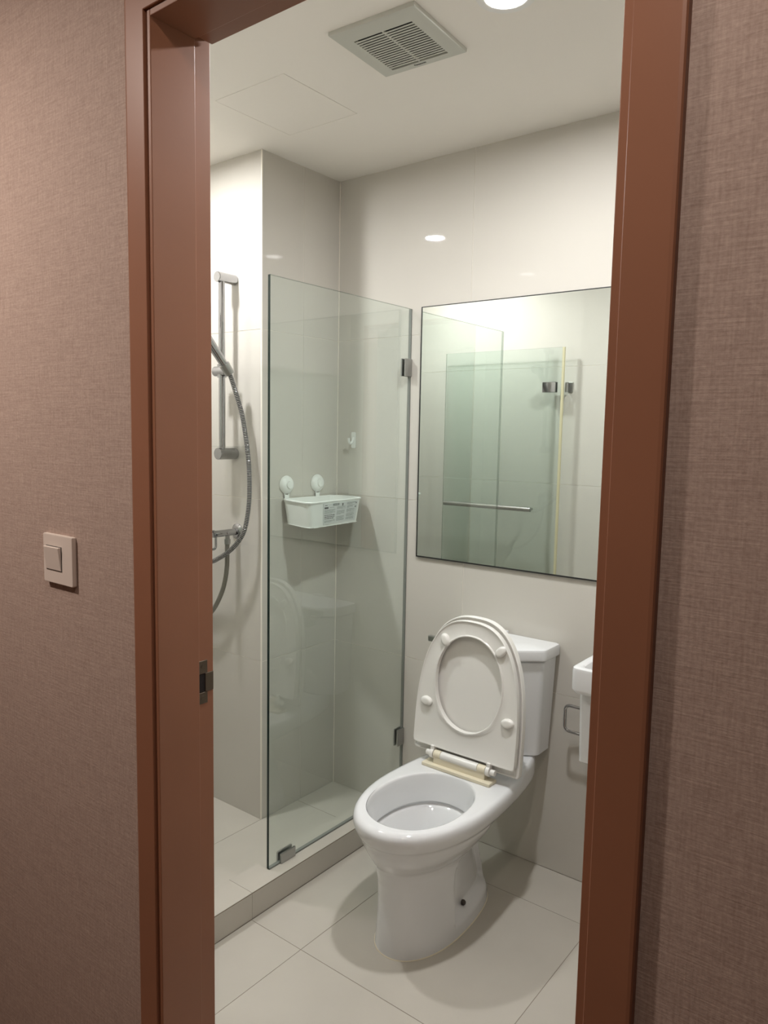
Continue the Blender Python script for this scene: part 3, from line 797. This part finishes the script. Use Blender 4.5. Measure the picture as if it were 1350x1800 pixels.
loft(bm, rings, False, False); bmesh.ops.remove_doubles(bm, verts=bm.verts, dist=1e-6)
st = obj('seat', bm, M['seat'], wc_, smooth=45)
for x, h, rot in ((-.091, .377, .55), (.109, .376, -.75), (-.144, .169, PI/2-.1), (.150, .167, PI/2+.1)):
    bm = bmesh.new(); n = 24; rings = []
    for k, t in ((1., .013), (1., .019), (.93, .0225), (.75, .0250), (.4, .0265)):
        r = []
        for i in range(n):
            a = 2*PI*i/n; u, v_ = .0145*k*math.cos(a), .0215*k*math.sin(a)
            r.append(up_map(x+u*math.cos(rot)+v_*math.sin(rot)*-1, h+u*math.sin(rot)+v_*math.cos(rot), t))
        rings.append(r)
    loft(bm, rings); obj('rubber_buffer', bm, M['seat'], st, smooth=60)
HY, HZ = 1.922, .4410
hn = obj('hinge', nb(((TX-.096, HY-.011, ZT+.008), (TX+.092, HY+.013, HZ-.002)), bevel=.002), M['cream'], wc_)
bm = bmesh.new(); rcyl(bm, (TX-.070, HY, HZ), (TX+.064, HY, HZ), .0135, .001, 28); obj('hinge_barrel', bm, M['seat'], hn, smooth=40)
for a_, b_ in ((-.096, -.0708), (.0648, .092)):
    bm = bmesh.new(); rcyl(bm, (TX+a_, HY, HZ), (TX+b_, HY, HZ), .0134, .001, 28)
    obj('end_block', bm, M['cream'], hn, smooth=40)
for s_, x_ in ((-1, -.104), (1, .100)):
    bm = bmesh.new(); rcyl(bm, (TX+x_-.0065, HY, HZ), (TX+x_+.0065, HY, HZ), .0155, .002, 24)
    box(bm, (TX+x_-.0062, HY-.006, HZ+.004), (TX+x_+.0062, HY+.012, HZ+.026), .002)
    rcyl(bm, (TX+x_+s_*.007, HY, HZ-.001), (TX+x_+s_*.023, HY, HZ-.001), .0092, .0015)
    obj('hinge_knuckle', bm, M['seat'], hn, smooth=40)
tag(obj('hinge_base', nb(((TX-.130, HY-.026, ZT+.0005), (TX+.118, HY+.020, ZT+.0115)), bevel=.002), M['cream'], wc_), 'yellowed cream hinge base strip')

# ------------------------------------------------------------------ wash basin
bs = thing('wash_basin', (-.55, YM, .53), 'white rectangular wall basin, its left corner showing by the door frame', 'basin')
BX0, BX1, BY0 = -.806, -.30, 1.885
def bl(i, z, r=.022): return [(x, y, z) for x, y in rrect((BX0+BX1)/2, (BY0+YM-.0005)/2, BX1-BX0-2*i, YM-.0005-BY0-2*i, r)]
def bi(i, z, r=.05):
    return [(x, y, z) for x, y in rrect((BX0+BX1)/2, (BY0+YM-.09)/2+.004, BX1-BX0-2*i, YM-.09-BY0-2*i+.02, r)]
bm = bmesh.new()
loft(bm, [bl(.016, .757), bl(.005, .760), bl(0, .770), bl(0, .822), bl(.0015, .829), bl(.006, .8325), bi(.020, .8325, .03), bi(.026, .829, .03), bi(.030, .815, .035), bi(.045, .75, .05), bi(.09, .735, .05)])
obj('bowl', bm, M['porcelain'], bs, smooth=40)
bm = bmesh.new()
def sr(w, z, y0): return [(x, y, z) for x, y in rrect(-.553, (y0+YM-.001)/2, w, YM-.001-y0, .012)]
loft(bm, [sr(.480, .545, 1.944), sr(.484, .548, 1.940), sr(.488, .7565, 1.930)])
obj('shroud', bm, M['porcelain'], bs, smooth=40)
bm = bmesh.new(); cyl(bm, (-.553, 2.04, .7355), (-.553, 2.04, .738), .022); obj('drain', bm, M['chrome'], bs)

# ------------------------------------------------------------------ toilet paper holder
tp = thing('paper_holder', (-.89, YM, .56), 'empty chrome wire toilet paper holder on the wall left of the basin', 'paper holder')
bm = bmesh.new()
ring = [(x, YM-.060, z) for x, z in rrect(-.878, .565, .130, .084, .016)]
tube(bm, ring, .0050, closed=True, n=10); obj('wire_loop', bm, M['chrome'], tp, smooth=True)
bm = bmesh.new(); rcyl(bm, (-.865, YM-.0002, .607), (-.865, YM-.012, .607), .016); cyl(bm, (-.865, YM-.01, .607), (-.865, YM-.066, .607), .0055)
obj('mounting_post', bm, M['steel'], tp, smooth=40)
